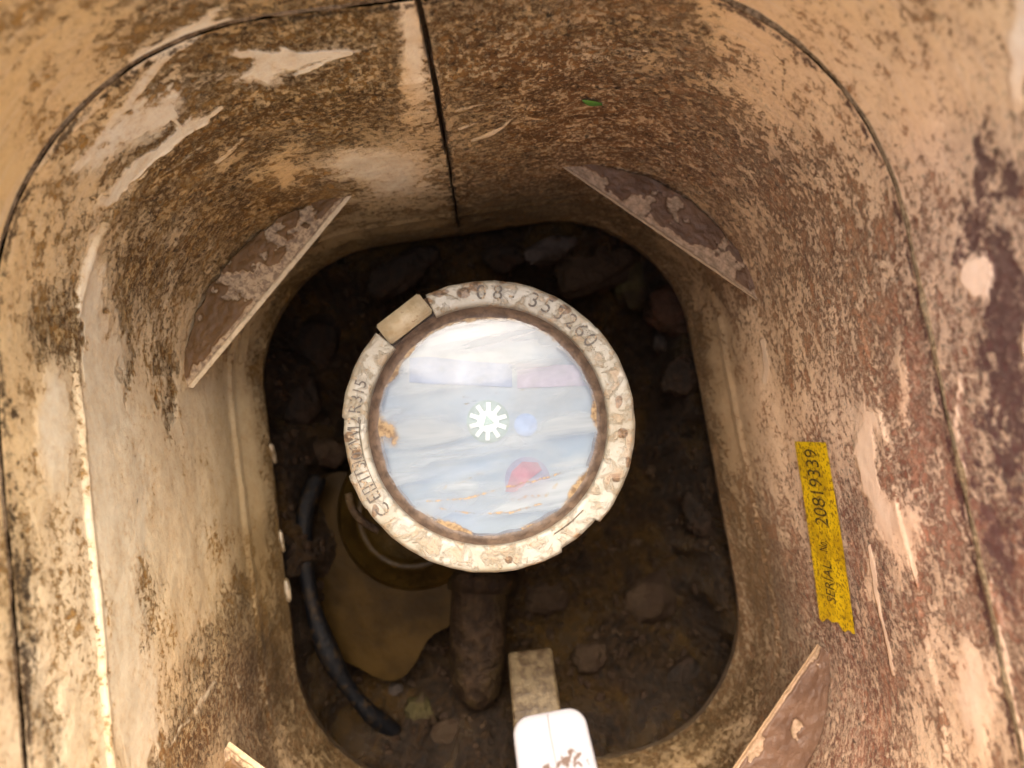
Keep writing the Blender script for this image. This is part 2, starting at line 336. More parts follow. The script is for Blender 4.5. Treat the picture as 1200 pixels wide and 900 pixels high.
# perimeter sampling, denser at the split in the +y side (t = 0 / 1)
NP = 1080
t = np.linspace(0, 1, NP); fine = np.concatenate([np.linspace(0, .006, 26)[1:-1], 1-np.linspace(0, .006, 26)[1:-1]])
TS = np.unique(np.concatenate([t, fine])); TS[0] = 0
def profile(d, P3, u):
    """inward offset of the wall surface at depth d"""
    o = np.zeros(len(u))
    wob = .0008*fbm(np.c_[u*25, 0*u, 0*u+3], 3, 5)
    dd = d+wob
    lf = sm(u, .50, .58)*(1-sm(u, .74, .80)); q = .25+.75*lf
    e = .0006*sm(dd, .2240, .2250)*(.55+.45*lf)          # step where the lower moulding starts, sharpest on the left
    e = e + .0004*np.exp(-((dd-.2262)/.0008)**2)*q         # its raised rim
    e = e + .0008*np.exp(-((dd-.3380)/.0022)**2)
    o += e
    return o
def build_wall(name, d0, d1, nd, parent, lip=None, dens=None):
    ds = np.linspace(d0, d1, nd) if dens is None else dens
    V = []; U = []
    for d in ds:
        P, N, u = loop_pts(TS, min(d, .36))
        P3 = np.c_[P, np.full(len(TS), CAM_Z-d)]
        o = profile(d, P3, u)
        o = o + .0007*fbm(P3*38, 3, 3) + .0003*fbm(P3*150, 3, 9)
        # the split: a slot that narrows as it goes down, pushed back behind the face
        x = np.where(u < .425, u, .85-u)*1.0; xs = np.where(u < .425, u, u-.85)
        wob = .0004*fbm(np.c_[0*u+d*160, 0*u, 0*u], 3, 44)
        hw = np.interp(d, [.19, .2, .235, .262, .30, .35, .36], [.0010, .0012, .0010, .0006, .0004, .0003, 0])*(0.75+.5*vnoise(np.c_[0*u+d*420, 0*u, 0*u+2], 5))
        hw = np.maximum(hw, 0)
        if d0 >= .19: o = o - .007*(1-sm(np.abs(xs-wob), hw*.75, hw*.75+.0003))*(hw > 1e-4) + .0006*np.exp(-((xs-wob-hw-.0012)/.0008)**2)*(d < .275)
        if d > .36: o = o - (d-.36)*.25
        V.append(np.c_[P+N*o[:, None], np.full(len(TS), CAM_Z-d)]); U.append(np.c_[u, np.full(len(u), d), 0*u])
    n = len(TS); V = np.concatenate(V); U = np.concatenate(U)
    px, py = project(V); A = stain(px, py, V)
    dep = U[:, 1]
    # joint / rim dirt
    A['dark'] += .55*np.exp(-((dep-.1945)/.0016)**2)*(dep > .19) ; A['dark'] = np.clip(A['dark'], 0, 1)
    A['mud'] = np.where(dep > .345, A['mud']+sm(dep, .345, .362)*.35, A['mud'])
    lo_ = sm(py, 560, 860); A['low_shade'] = sm(py, 640, 800); A['wash_shade'] = np.clip(sm(dep+.006*fbm(V*60, 3, 66), .300-.025*lo_, .346), 0, 1)*(.84+.16*lo_)*(1-.35*(1-sm(px, 300, 360))*(1-sm(py, 480, 640)))  # mud wash with painted light falloff, darkest on the lower wall
    xs = np.where(U[:, 0] < .425, U[:, 0], U[:, 0]-.85)
    if d0 >= .19:
        A['pale'] = np.clip(A['pale']+.5*np.exp(-((xs+.0045)/.004)**2)*(1-sm(dep, .215, .26)), 0, 1); A['mud'] -= .26*np.exp(-((xs+.0045)/.005)**2)*(1-sm(dep, .215, .26))
        A['dark'] = np.clip(A['dark']+.9*(np.abs(xs) < .0009)*(dep < .275)+.6*np.exp(-(xs/.0022)**2)*(dep > .25), 0, 1)
    idx = np.arange((len(ds)-1)*n).reshape(len(ds)-1, n)[:, :-1].ravel()
    Fc = np.c_[idx, idx+1, idx+1+n, idx+n]
    # close the loop at t=0/1
    k = np.arange(len(ds)-1)*n
    return mesh_obj(name, V, Fc, WALL, parent, True, A, U)

chamber = empty('meter_chamber', (0, 0, 0.09), 'deep mud stained beige plastic chamber with rounded corners around the water meter', 'meter chamber')
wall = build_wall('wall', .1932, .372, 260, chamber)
ring = build_wall('extension_ring', .060, .1914, 90, chamber)
ring['label'] = 'upper plastic ring above the gritty joint, blurred with brown and purple stains'
wall['label'] = 'main chamber wall below the joint, with a split in its far side'

# gritty grey seal in the joint between the two mouldings
ms = MT('gritty_seal'); nn = ms.noise(ms.co, 700, 6, .7); n2 = ms.noise(ms.co, 60, 4, .6)
ms.pbr(ms.mix(ms.step(nn, .4, .65), ms.mix(ms.step(n2, .45, .6), (.10, .06, .025), (.15, .11, .065)), (.32, .23, .13)), .6, ms.bump(nn, .0012), .4)
V = []; nseg = 700; Tu = np.linspace(0, 1, nseg, endpoint=False)
prof = [(.0022, .1906), (-.0001, .1910), (-.0006, .1916), (-.0008, .1924), (-.0004, .1932), (.0022, .1937)]
for off, d in prof:
    P, N, u = loop_pts(Tu, d)
    o = -off-.0004-.0005*(1-sm(P[:, 0], -.01, .04))+.0009*fbm(np.c_[P*160, 0*u+d*300], 3, 61)
    V.append(np.c_[P+N*o[:, None], np.full(nseg, CAM_Z-d)+.0005*fbm(np.c_[P*80, 0*u], 2, 62)])
V = np.concatenate(V); Fc = [(j*nseg+i, j*nseg+(i+1) % nseg, (j+1)*nseg+(i+1) % nseg, (j+1)*nseg+i) for j in range(len(prof)-1) for i in range(nseg)]
mesh_obj('joint_seal', V, Fc, ms.m, chamber)

bvh = BVHTree.FromPolygons([v.co for v in wall.data.vertices], [p.vertices for p in wall.data.polygons])
def on_wall(px, py, off=.0004):
    v = (M3 @ Vector(((px-600)/F, -(py-450)/F, -1))).normalized()
    h = bvh.ray_cast(Vector((0, 0, CAM_Z)), v)
    if h[0] is None: return on_wall(px+(-6 if px < 600 else 6), py, off)
    nrm = h[1] if h[1].dot(v) < 0 else -h[1]
    return h[0]+nrm*off, nrm

# ---- corner ledges with pools of clay
def ledge_material():
    m = MT('ledge_mud'); clay = m.attr('clay'); rim = m.attr('rim'); tn = m.attr('tone')
    n1 = m.noise(m.co, 420, 5, .65, .4); n2 = m.noise(m.co, 1100, 4, .6); n3 = m.noise(m.co, 90, 4, .6)
    dry = m.mix(m.step(n1, .38, .62), (.20, .135, .08), m.mix(tn, (.46, .34, .20), (.30, .20, .13)))
    wet = m.mix(m.step(n3, .35, .65), m.mix(tn, (.11, .060, .022), (.075, .040, .024)), m.mix(tn, (.16, .09, .035), (.11, .062, .038)))
    c = m.mix(m.step(m.math('ADD', clay, m.math('MULTIPLY', m.math('SUBTRACT', n1, .5), .5)), .42, .56), dry, wet)
    c = m.mix(m.math('MULTIPLY', rim, m.step(n1, .25, .55, .55, .95)), c, m.mix(tn, (.60, .48, .30), (.24, .155, .085)))
    rough = m.math('ADD', .40, m.math('MULTIPLY', m.step(clay, .6, .4), .3))
    m.pbr(c, rough, m.bump(m.math('ADD', n1, m.math('MULTIPLY', n2, .4)), .0006, .7), .25); return m.m
LEDGE = ledge_material()
def ledge(A, B, centre, r, a0, a1, label, seed, tone, thr, rimw=.0022):
    """A, B: chord ends; corner arc around centre between angles a0 and a1"""
    zt = CAM_Z-.3000; n, m_ = 120, 56; V = []; cl = []; rm = []; tn = []
    A, B = np.array(A), np.array(B)
    g = np.linspace(0, 1, n); an = np.radians(a0+(a1-a0)*g)
    arc = np.c_[centre[0]+r*np.cos(an), centre[1]+r*np.sin(an)]; ch = A+(B-A)*g[:, None]
    f = np.linspace(0, 1, m_)
    P = (ch[:, None, :]*(1-f)[None, :, None]+arc[:, None, :]*f[None, :, None]).reshape(-1, 2)
    dist = (np.hypot(*(arc-ch).T)[:, None]*f[None, :]).ravel(); P3 = np.c_[P, 0*P[:, 0]]
    c = fbm(P3*np.array([130, 130, 1]), 4, seed)+.25*fbm(P3*420, 3, seed+9)
    c = c - .38*(1-sm(dist, .002, .009))
    clay = sm(c, thr-.06, thr+.06)*sm(dist, rimw*1.2, rimw*2.4)
    rim_ = 1-sm(dist, rimw*.8, rimw*1.3)
    z = zt + .0016*clay + .0009*rim_ + .0005*fbm(P3*500, 3, seed+4) + .0016*sm(1-np.tile(f, n), .0, .25)*0 - .0030*sm(np.tile(f, n)+.06*fbm(P3*200, 3, seed+2), .90, .95)
    top = np.c_[P, z]
    side = [np.c_[ch+0*ch, np.full(n, zt+.0009-k)] for k in (.0006, .006)]
    inw = (np.array(centre)-A-(B-A)*.5); inw = -inw/np.linalg.norm(inw)
    side[0][:, :2] -= 0; side[1][:, :2] += inw*.0045
    V = np.concatenate([top]+side); cl = np.concatenate([clay, np.zeros(2*n)]); rm = np.concatenate([rim_, np.ones(2*n)*.6]); 
    Fc = [(i*m_+j, i*m_+j+1, (i+1)*m_+j+1, (i+1)*m_+j) for i in range(n-1) for j in range(m_-1)]
    b = n*m_
    Fc += [(i*m_, (i+1)*m_, b+i+1, b+i) for i in range(n-1)] + [(b+i, b+i+1, b+n+i+1, b+n+i) for i in range(n-1)]
    o = mesh_obj('corner_ledge', V, Fc, LEDGE, chamber, True, dict(clay=cl, rim=rm, tone=np.full(len(V), tone)))
    o['label'] = label; return o
hx, yt, yb, r_ = [q-.0022 for q in ring_at(.30)]; a_ = hx-r_+.0005; r2 = r_-.0005
def pt(px, py): p = at(px, py, .30); return (p.x, p.y)
ledge(pt(227, 455), pt(415, 228), (-a_, yt-r_), r2+.003, 178, 91, 'corner ledge with a sharp pale rim and brown clay in the upper left corner', 71, 0., -.22)
ledge(pt(885, 352), pt(652, 192), (a_, yt-r_), r2+.003, 2, 89, 'corner ledge caked with grey brown clay in the upper right corner', 85, .8, -.22, .0012)
ledge((hx-.001, -(yb-r_)+.002), (a_-.004, -yb+.002), (a_, -(yb-r_)), r2+.003, 2-4, -89, 'corner ledge with a smooth olive clay pool at the lower right', 96, 1., -.50, .0010)
ledge((-hx+.001, -(yb-r_)+.002), (-a_+.004, -yb+.002), (-a_, -(yb-r_)), r2+.003, 182, 269, 'corner ledge crusted with dry mud at the lower left', 44, .2, .1)

# ---- yellow serial number sticker, moulded to the wall
def sticker_uv(s, t):     # s across 0..1 (pit side to top side), t along 0..1 (far to near)
    a = Vector((933, 517)).lerp(Vector((962, 722)), t); b = Vector((970, 518)).lerp(Vector((1004, 742)), t)
    p = a.lerp(b, s); return p.x+1.5*math.sin(t*3.1), p.y
V = []; ns, n_t = 14, 60
for i in range(n_t+1):
    for j in range(ns+1):
        s, t_ = j/ns, i/n_t
        if i == n_t: t_ += .012*math.sin(s*21)+.012*math.sin(s*9+1)
        x, y = sticker_uv(s, t_)
        p, nr = on_wall(x, y, .0007); V.append(p)
Fc = [(i*(ns+1)+j, (i+1)*(ns+1)+j, (i+1)*(ns+1)+j+1, i*(ns+1)+j+1) for i in range(n_t) for j in range(ns)]
my = MT('yellow_sticker'); n1 = my.noise(my.co, 650, 6, .7); n2 = my.noise(my.co, 90, 5, .65); 
c = my.mix(my.step(n2, .42, .66), (.80, .56, .008), (.55, .36, .006)); c = my.mix(my.math('MULTIPLY', my.step(n1, .50, .60), .85), c, (.17, .085, .012))
my.pbr(c, .38, my.bump(n1, .0004), .5)
stick = mesh_obj('serial_sticker', V, Fc, my.m, chamber, True); stick['label'] = 'muddy yellow sticker with a printed serial number on the right wall'
blk = MT('black_print'); nb = blk.noise(blk.co, 900, 4, .7); blk.pbr(blk.mix(blk.step(nb, .46, .60), (.022, .016, .008), (.26, .16, .02)), .6)
def glyphs(body, size, extr=0):
    cu = bpy.data.curves.new('t', 'FONT'); cu.body = body; cu.size = size; cu.align_x = 'CENTER'; cu.align_y = 'CENTER'; cu.resolution_u = 3
    ob = bpy.data.objects.new('t', cu); C.objects.link(ob); bpy.context.view_layer.update()
    me = bpy.data.meshes.new_from_object(ob.evaluated_get(bpy.context.evaluated_depsgraph_get()))
    V = [v.co.copy() for v in me.vertices]; Fc = [tuple(p.vertices) for p in me.polygons]
    bpy.data.objects.remove(ob); bpy.data.curves.remove(cu); bpy.data.meshes.remove(me); return V, Fc
TV, TF = [], []
def print_on_sticker(txt, t0, t1, s0, hgt):
    V, Fc = glyphs(txt, 1.0); w_ = max(v.x for v in V)-min(v.x for v in V); x0 = min(v.x for v in V); b = len(TV)
    for v in V:
        t_ = t0+(t1-t0)*(v.x-x0)/w_; s = s0-v.y/.7*hgt
        x, y = sticker_uv(s, t_); p, nr = on_wall(x, y, .0010); TV.append(p)
    TF.extend([tuple(b+i for i in f) for f in Fc])
print_on_sticker('20819339', .46, .04, .50, .40); print_on_sticker('No.', .60, .54, .42, .26); print_on_sticker('SERIAL', .88, .66, .46, .26)
mesh_obj('lettering', TV, TF, blk.m, stick, False)

# pale slivers modelled in place of bright glints along the left wall's foot
mc = MT('pale_glint'); n1 = mc.noise(mc.co, 300, 4); mc.pbr(mc.mix(mc.step(n1, .42, .6), (.26, .21, .14), (.10, .07, .035)), .35)
for (x0, y0, x1, y1, wd) in ((343, 678, 347, 706, .0016), (336, 622, 340, 648, .0012), (325, 520, 330, 544, .0016)):
    bm = bmesh.new(); p0, n0 = on_wall(x0-4, y0, .001); p1, n1_ = on_wall(x1-4, y1, .001)
    tube(bm, [p0, p0.lerp(p1, .1), p0.lerp(p1, .5), p0.lerp(p1, .9), p1], [wd*.3, wd*.8, wd, wd*.8, wd*.3], 10)
    bm_obj('clip', bm, mc.m, chamber)

# ================================================================== GROUND ABOVE AND SOIL BELOW
mg = MT('topsoil'); n1 = mg.noise(mg.co, 60, 8, .7); n2 = mg.noise(mg.co, 3, 5)
mg.pbr(mg.mix(mg.step(n1, .35, .65), (.10, .065, .035), (.24, .17, .10)), .9, mg.bump(n1, .004))
P0, _, _ = loop_pts(np.linspace(0, 1, 240, endpoint=False), .060); V = []; zt = CAM_Z-.060
for k, s in enumerate((1.0, 1.04, 1.3, 3, 20, 400)):
    for x, y in P0:
        rr = math.hypot(x, y); f = 0 if k < 3 else 1; ux = x*(1-f)+x/rr*.15*f; uy = y*(1-f)+y/rr*.15*f
        V.append((ux*s, uy*s, zt+(.0 if k < 2 else .012)))
Fc = [(k*240+i, k*240+(i+1) % 240, (k+1)*240+(i+1) % 240, (k+1)*240+i) for k in range(5) for i in range(240)]
tag(mesh_obj('ground', V, Fc, mg.m), kind='structure')

def soil_material():
    m = MT('wet_soil'); n1 = m.noise(m.co, 260, 7, .68, .3); n2 = m.noise(m.co, 28, 5, .6, .4); n3 = m.noise(m.co, 900, 4, .6)
    c = m.mix(m.step(n1, .36, .64), (.006, .003, .001), (.028, .0145, .005)); c = m.mix(m.math('MULTIPLY', m.step(n2, .45, .65), .6), c, (.060, .034, .009))
    c = m.mix(m.math('MULTIPLY', m.step(n3, .60, .70), .35), c, (.05, .033, .018))
    m.pbr(c, m.step(n2, .35, .65, .50, .20), m.bump(m.math('ADD', n1, m.math('MULTIPLY', n3, .3)), .0045, 1.), .25); return m.m
SOIL = soil_material()
nx, ny = 220, 260; X, Y = np.meshgrid(np.linspace(-.16, .16, nx), np.linspace(-.20, .18, ny)); P3 = np.c_[X.ravel(), Y.ravel(), 0*X.ravel()]
h = .012*fbm(P3*22, 4, 101)+.011*fbm(P3*60, 4, 111, .55)+.0025*np.abs(fbm(P3*220, 3, 121))
n_ex = .16*fbm(P3*45, 4, 141); ex = np.maximum(np.abs(P3[:, 0])/.108, np.where(P3[:, 1] > 0, P3[:, 1]/.118, -P3[:, 1]/.142)); h += .090*sm(ex+n_ex, .84, 1.16)+.020*sm(ex+.12*fbm(P3*40, 3, 131), .62, .98)
h += .014*sm(P3[:, 1], .03, .11); h = np.where(ex < 1.22, np.minimum(h, .058+.010*fbm(P3*90, 3, 151)), h)
V = np.c_[P3[:, :2], .020+h]; Fc = [(j*nx+i, j*nx+i+1, (j+1)*nx+i+1, (j+1)*nx+i) for j in range(ny-1) for i in range(nx-1)]
pit = tag(mesh_obj('pit_floor', V, Fc, SOIL), kind='structure')
pbvh = BVHTree.FromPolygons([Vector(v) for v in V], Fc)
def on_floor(px, py):
    v = (M3 @ Vector(((px-600)/F, -(py-450)/F, -1))).normalized(); h_ = pbvh.ray_cast(Vector((0, 0, CAM_Z)), v); return h_[0]

# stones
def stone_mat(name, a, b, c3, rough=.5):
    m = MT(name); n1 = m.noise(m.co, 180, 6, .7); n2 = m.noise(m.co, 60, 4, .6)
    a, b, c3 = [tuple(.24*q for q in k) for k in (a, b, c3)]; c = m.mix(m.step(n1, .38, .62), a, b); c = m.mix(m.math('MULTIPLY', m.step(n2, .5, .62), .8), c, c3)
    m.pbr(m.mix(m.math('MULTIPLY', m.step(m.noise(m.co, 45, 5, .7), .42, .55), .85), c, (.018, .009, .004)), .6, m.bump(n1, .003), .18); return m.m
ST = dict(brown=stone_mat('brown_stone', (.10, .058, .026), (.15, .09, .045), (.055, .03, .014)),
          moss=stone_mat('mossy_stone', (.10, .078, .022), (.22, .18, .06), (.05, .04, .014), .6),
          grey=stone_mat('grey_stone', (.13, .10, .08), (.22, .17, .135), (.07, .045, .025)),
          red=stone_mat('red_stone', (.11, .042, .018), (.15, .065, .028), (.05, .02, .01)),
          dark=stone_mat('dark_stone', (.035, .022, .013), (.075, .047, .026), (.02, .012, .007)))
def stone(px, py, rx, ry, ang, mat, label, seed, sink=.58, group=None):
    p = on_floor(px, py); d = CAM_Z-p.z; bm = bmesh.new(); bmesh.ops.create_icosphere(bm, subdivisions=4, radius=1)
    V = np.array([v.co for v in bm.verts]); n = fbm(V*1.3+seed, 3, seed)*.42+fbm(V*4+seed, 3, seed+5)*.16
    V = np.sign(V)*np.abs(V)**.85; sx, sy = rx/F*d, ry/F*d; sz = min(sx, sy)*.75
    V = V*(1+n)[:, None]*np.array([sx, sy, sz]); c, s = math.cos(R(-ang)), math.sin(R(-ang)); 
    V = np.c_[V[:, 0]*c-V[:, 1]*s, V[:, 0]*s+V[:, 1]*c, V[:, 2]]
    for v, q in zip(bm.verts, V): v.co = q
    o = bm_obj('stone', bm, ST[mat]); o.location = (p.x, p.y, p.z+sz*(1-2*sink)); tag(o, label, 'stone', group); return o
STONES = [
 (698, 312, 52, 32, -8, 'brown', 'large smooth brown stone just beyond the numbers on the meter rim'),
 (745, 328, 25, 32, 10, 'moss', 'yellow green mossy stone beside the large smooth brown one'),
 (645, 292, 34, 15, -8, 'grey', 'thin greyish curved stone under the far wall'),
 (792, 362, 38, 34, 0, 'red', 'reddish brown stone under the upper right ledge'),
 (776, 400, 12, 14, 0, 'grey', 'small greyish pebble below the reddish brown stone'),
 (800, 440, 22, 26, 30, 'dark', 'dark stone against the right wall, level with the meter rim'),
 (590, 296, 30, 20, 15, 'dark', 'dark flat stone under the far wall above the meter'),
 (470, 318, 42, 22, -20, 'dark', 'long dark stone left above the pale rim block of the meter'),
 (372, 400, 26, 38, 15, 'dark', 'dark upright stone near the pointed ledge edge on the left'),
 (352, 470, 22, 30, 0, 'dark', 'dark stone by the left wall level with the meter top'),
 (375, 530, 26, 18, 10, 'brown', 'brown stone between the left wall and the meter rim'),
 (452, 760, 30, 24, 0, 'grey', 'blurred grey stone in the yellowish mud below left of the meter'),
 (492, 835, 16, 20, -15, 'moss', 'pale yellowish pebble at the bottom near the black hose end'),
 (462, 810, 10, 7, 0, 'grey', 'tiny pale pebble beside the yellowish one'),
 (470, 700, 26, 12, -30, 'brown', 'slanting brown flake of stone below the curved pipe lip'),
 (765, 700, 34, 26, -20, 'brown', 'broad brown stone halfway down the right side of the pit'),
 (690, 770, 20, 16, 0, 'brown', 'brown stone right of the flat beige stem'),
 (800, 790, 24, 14, -30, 'dark', 'dark stone in the lower right curve of the pit'),
 (640, 700, 26, 18, 10, 'brown', 'brown lump of stone below the meter, right of the buried pipe'),
 (820, 600, 16, 26, 0, 'dark', 'narrow dark stone against the right wall beside the sticker'),
 (530, 860, 26, 16, 0, 'brown', 'brown stone at the bottom left of the white lever'),
]
for i, s in enumerate(STONES): stone(*s[:6], s[6], 200+i*7)
# gravel and grit, too many to count
bm = bmesh.new()
for k in range(900):
    x = random.uniform(-.105, .105); y = random.uniform(-.135, .115); h_ = pbvh.ray_cast(Vector((x, y, .3)), Vector((0, 0, -1)))
    if not h_[0]: continue
    rr = random.uniform(.0008, .003)**1.0; M_ = Matrix.Translation(h_[0]+Vector((0, 0, rr*.2))) @ Euler((random.random()*6, random.random()*6, random.random()*6)).to_matrix().to_4x4() @ Matrix.Diagonal((rr*random.uniform(.7, 1.5), rr, rr*random.uniform(.5, .9), 1))
    g = bmesh.ops.create_icosphere(bm, subdivisions=1, radius=1, matrix=M_)
    for v in g['verts']: v.co += Vector((random.uniform(-1, 1), random.uniform(-1, 1), random.uniform(-1, 1)))*rr*.2
tag(bm_obj('gravel', bm, ST['brown'], smooth=False), kind='stuff')

# murky ochre puddle lying against the left side of the floor
mpu = MT('murky_water'); n1 = mpu.noise(mpu.co, 40, 4, .6); n2 = mpu.noise(mpu.co, 160, 3)
mpu.pbr(mpu.mix(mpu.step(n1, .35, .65), (.013, .007, .0012), (.026, .0145, .003)), .5, mpu.bump(n2, .0006, .7), .05)
pc = at(450, 665, .40); V = [(pc.x, pc.y, CAM_Z-.4005)]; nseg = 72
for rr in (.5, 1):
    for k in range(nseg):
        a = 2*math.pi*k/nseg; q = rr*(1+.10*math.sin(3*a+1)+.06*math.sin(7*a)); V.append((pc.x+.046*q*math.cos(a), pc.y+.052*q*math.sin(a), CAM_Z-.4005-(.0012 if rr == 1 else 0)))
Fc = [(0, 1+k, 1+(k+1) % nseg) for k in range(nseg)]+[(1+k, 1+nseg+k, 1+nseg+(k+1) % nseg, 1+(k+1) % nseg) for k in range(nseg)]
tag(mesh_obj('puddle', V, Fc, mpu.m), kind='structure')

# black rubber hose on the left of the pit
hp = curve_pts([at(372, 560, .385), at(358, 600, .378), at(358, 660, .378), at(372, 730, .380), at(398, 790, .384), at(430, 832, .392), at(462, 858, .404)], 12)
bm = bmesh.new(); tube(bm, hp, [.0044+.0005*math.sin(i*.19)+.0004*math.sin(i*.31+1) for i in range(len(hp))], 16)
mh = MT('black_rubber'); n1 = mh.noise(mh.co, 220, 6, .7); n2 = mh.noise(mh.co, 40, 3)
mh.pbr(mh.mix(mh.math('MULTIPLY', mh.step(n1, .5, .64), mh.step(n2, .32, .5)), (.002, .0022, .003), (.020, .012, .005)), .5, mh.bump(n1, .0012), .15)
tag(bm_obj('hose', bm, mh.m), 'black muddy rubber hose curving along the foot of the left wall', 'hose')

# ================================================================== WATER METER
mb = MT('bezel_plastic'); n1 = mb.noise(mb.co, 150, 6, .68, .5); n2 = mb.noise(mb.co, 520, 5, .65); n3 = mb.noise(mb.co, 55, 4, .55)
c = mb.mix(mb.step(n3, .4, .65), (.225, .202, .15), (.285, .272, .228)); c = mb.mix(mb.math('MULTIPLY', mb.step(n1, .48, .64), .55), c, (.23, .145, .065))
c = mb.mix(mb.math('MULTIPLY', mb.step(n1, .61, .68), .7), c, (.11, .06, .028)); c = mb.mix(mb.math('MULTIPLY', mb.step(n2, .57, .66), .6), c, (.24, .15, .075))
cr, cl_ = mb.attr('crust'), mb.attr('clean')
c = mb.mix(mb.math('MULTIPLY', mb.step(mb.math('ADD', cl_, n2), .9, 1.3), .75), c, (.31, .30, .26)); c = mb.mix(mb.math('MULTIPLY', mb.step(mb.math('ADD', cr, n2), .85, 1.2), .85), c, mb.mix(mb.step(n2, .4, .6), (.055, .030, .016), (.17, .10, .05)))
mb.pbr(c, .42, mb.bump(mb.math('ADD', mb.math('MULTIPLY', mb.step(n1, .46, .6), .8), mb.math('MULTIPLY', n2, .5)), .0007, .8), .45); BEZEL = mb.m
mi = MT('inner_rim_mud'); n1 = mi.noise(mi.co, 260, 5, .65); mi.pbr(mi.mix(mi.step(n1, .35, .65), (.050, .032, .021), (.115, .078, .052)), .5, mi.bump(n1, .0006), .4)
mbd = MT('meter_body'); n1 = mbd.noise(mbd.co, 120, 5, .65); mbd.pbr(mbd.mix(mbd.step(n1, .4, .6), (.10, .07, .035), (.20, .14, .07)), .55, mbd.bump(n1, .001))
MC = at(572, 496, .270); U_ = .270/F*1.003
meter = empty('water_meter', (MC.x, MC.y, .02), 'round water meter with a muddy cream rim and clouded pale window, centred in the chamber', 'water meter')
def px_ang(a): return math.radians(a)-ROLL          # picture angle -> world angle
Z = MC.z
def rf(a, r):
    if r < 150*U_: return 1
    deg = (math.degrees(a+ROLL)) % 360; k = 1.0
    if 41 < deg < 88: k += .004
    if 178 < deg < 200: k -= .016
    if 300 < deg < 318: k -= .02
    if deg < 41 or deg > 318: k += .012
    if 200 < deg < 215: k += .006
    return k + .0015*math.sin(a*23)+.0012*math.sin(a*41+1)
def block_gap(bm, a0, a1, prof, n): return lathe(bm, [(r*U_, z) for r, z in prof], n, MC.x, MC.y, Z, px_ang(a0), px_ang(a1), rf)
# bezel open where the pale rectangular block sits (116..141 degrees)
bm = bmesh.new(); prof = [(140, -.0050), (140.5, -.0010), (141.5, .0002), (143, .0006)]+[(q, .0008-.0002*((q-145)/20)**2) for q in range(145, 168, 2)]+[(169, -.0001), (171, -.0010), (172, -.0030), (172, -.0120), (166, -.0124)]
rg_ = block_gap(bm, 141-360, 116, prof, 460)
for end in (rg_[0], rg_[-1]): bm.faces.new(end)
bez = bm_obj('bezel', bm, BEZEL, meter)
def mask(o, name, spots):
    P = np.array([v.co for v in o.data.vertices]); x, y = project(P); x = x+4*fbm(P*200, 3, 8); y = y+4*fbm(P*200, 3, 9); a = np.zeros(len(P))
    for px_, py_, rx, ry in spots: a = np.maximum(a, 1-sm(np.sqrt(((x-px_)/rx)**2+((y-py_)/ry)**2), .5, 1.25))
    t_ = o.data.attributes.new(name, 'FLOAT', 'POINT'); t_.data.foreach_set('value', a.astype(np.float32))
mask(bez, 'crust', ((543, 343, 9, 8), (556, 336, 9, 7), (513, 343, 11, 6), (662, 362, 9, 7), (648, 350, 6, 4), (725, 470, 5, 9), (730, 508, 7, 7), (597, 657, 6, 6), (410, 512, 8, 7), (408, 545, 5, 9), (523, 340, 5, 4), (706, 372, 4, 5), (683, 628, 12, 4), (500, 352, 6, 3), (440, 600, 5, 9), (722, 560, 6, 5), (418, 530, 6, 8), (736, 540, 4, 8), (590, 330, 6, 4), (640, 660, 12, 3)))
mask(bez, 'clean', ((472, 617, 18, 13), (521, 353, 14, 9), (731, 440, 7, 16), (712, 585, 10, 16), (424, 455, 10, 22), (425, 500, 8, 16), (690, 385, 22, 10), (590, 345, 34, 7), (450, 585, 14, 14))); bez['label'] = 'muddy cream rim ring stamped with numbers'
# lower seat ring below the gap
bm = bmesh.new(); block_gap(bm, 112, 145, [(138, -.012), (138, -.0028), (169, -.0032), (169, -.013)], 30); bm_obj('block_seat', bm, mi.m, meter)
# pale block
bm = bmesh.new(); bmesh.ops.create_cube(bm, size=1); bmesh.ops.scale(bm, vec=(64*U_, 29*U_, .0050), verts=bm.verts); bmesh.ops.bevel(bm, geom=bm.edges[:], offset=.0006, segments=2, affect='EDGES')
aa = px_ang(128.6); bmesh.ops.rotate(bm, verts=bm.verts, cent=(0, 0, 0), matrix=Matrix.Rotation(aa-math.pi/2, 3, 'Z')); bmesh.ops.translate(bm, verts=bm.verts, vec=(MC.x+159*U_*math.cos(aa), MC.y+159*U_*math.sin(aa), Z-.0021))
mt = MT('tan_block'); n1 = mt.noise(mt.co, 260, 5, .65); n2 = mt.noise(mt.co, 70, 3); cc = mt.mix(mt.step(n1, .3, .6), (.28, .215, .12), (.34, .28, .18)); cc = mt.mix(mt.math('MULTIPLY', mt.step(n1, .62, .68), .8), cc, (.16, .09, .035)); mt.pbr(cc, .5, mt.bump(n1, .0005), .4)
b_ = bm_obj('hinge_block', bm, mt.m, meter); b_['label'] = 'tan rectangular block set into the upper left of the rim'
# sloping muddy inner rim
bm = bmesh.new(); lathe(bm, [(142.5*U_, -.0010), (139.5*U_, -.0026), (136*U_, -.0042), (132*U_, -.0052), (127*U_, -.0054)], 180, MC.x, MC.y, Z, rfun=lambda a, r: 1+(.008*math.sin(a*7+1)+.006*math.sin(a*17)+.006*math.sin(a*31+2))*(r < 133*U_)); bm_obj('inner_rim', bm, mi.m, meter)
# body, collar and pipe connections below
bm = bmesh.new(); lathe(bm, [(0, -.012), (166*U_, -.0122), (166*U_, -.030), (150*U_, -.036), (140*U_, -.095), (100*U_, -.150), (0, -.150)], 96, MC.x, MC.y, Z); bm_obj('body', bm, mbd.m, meter)

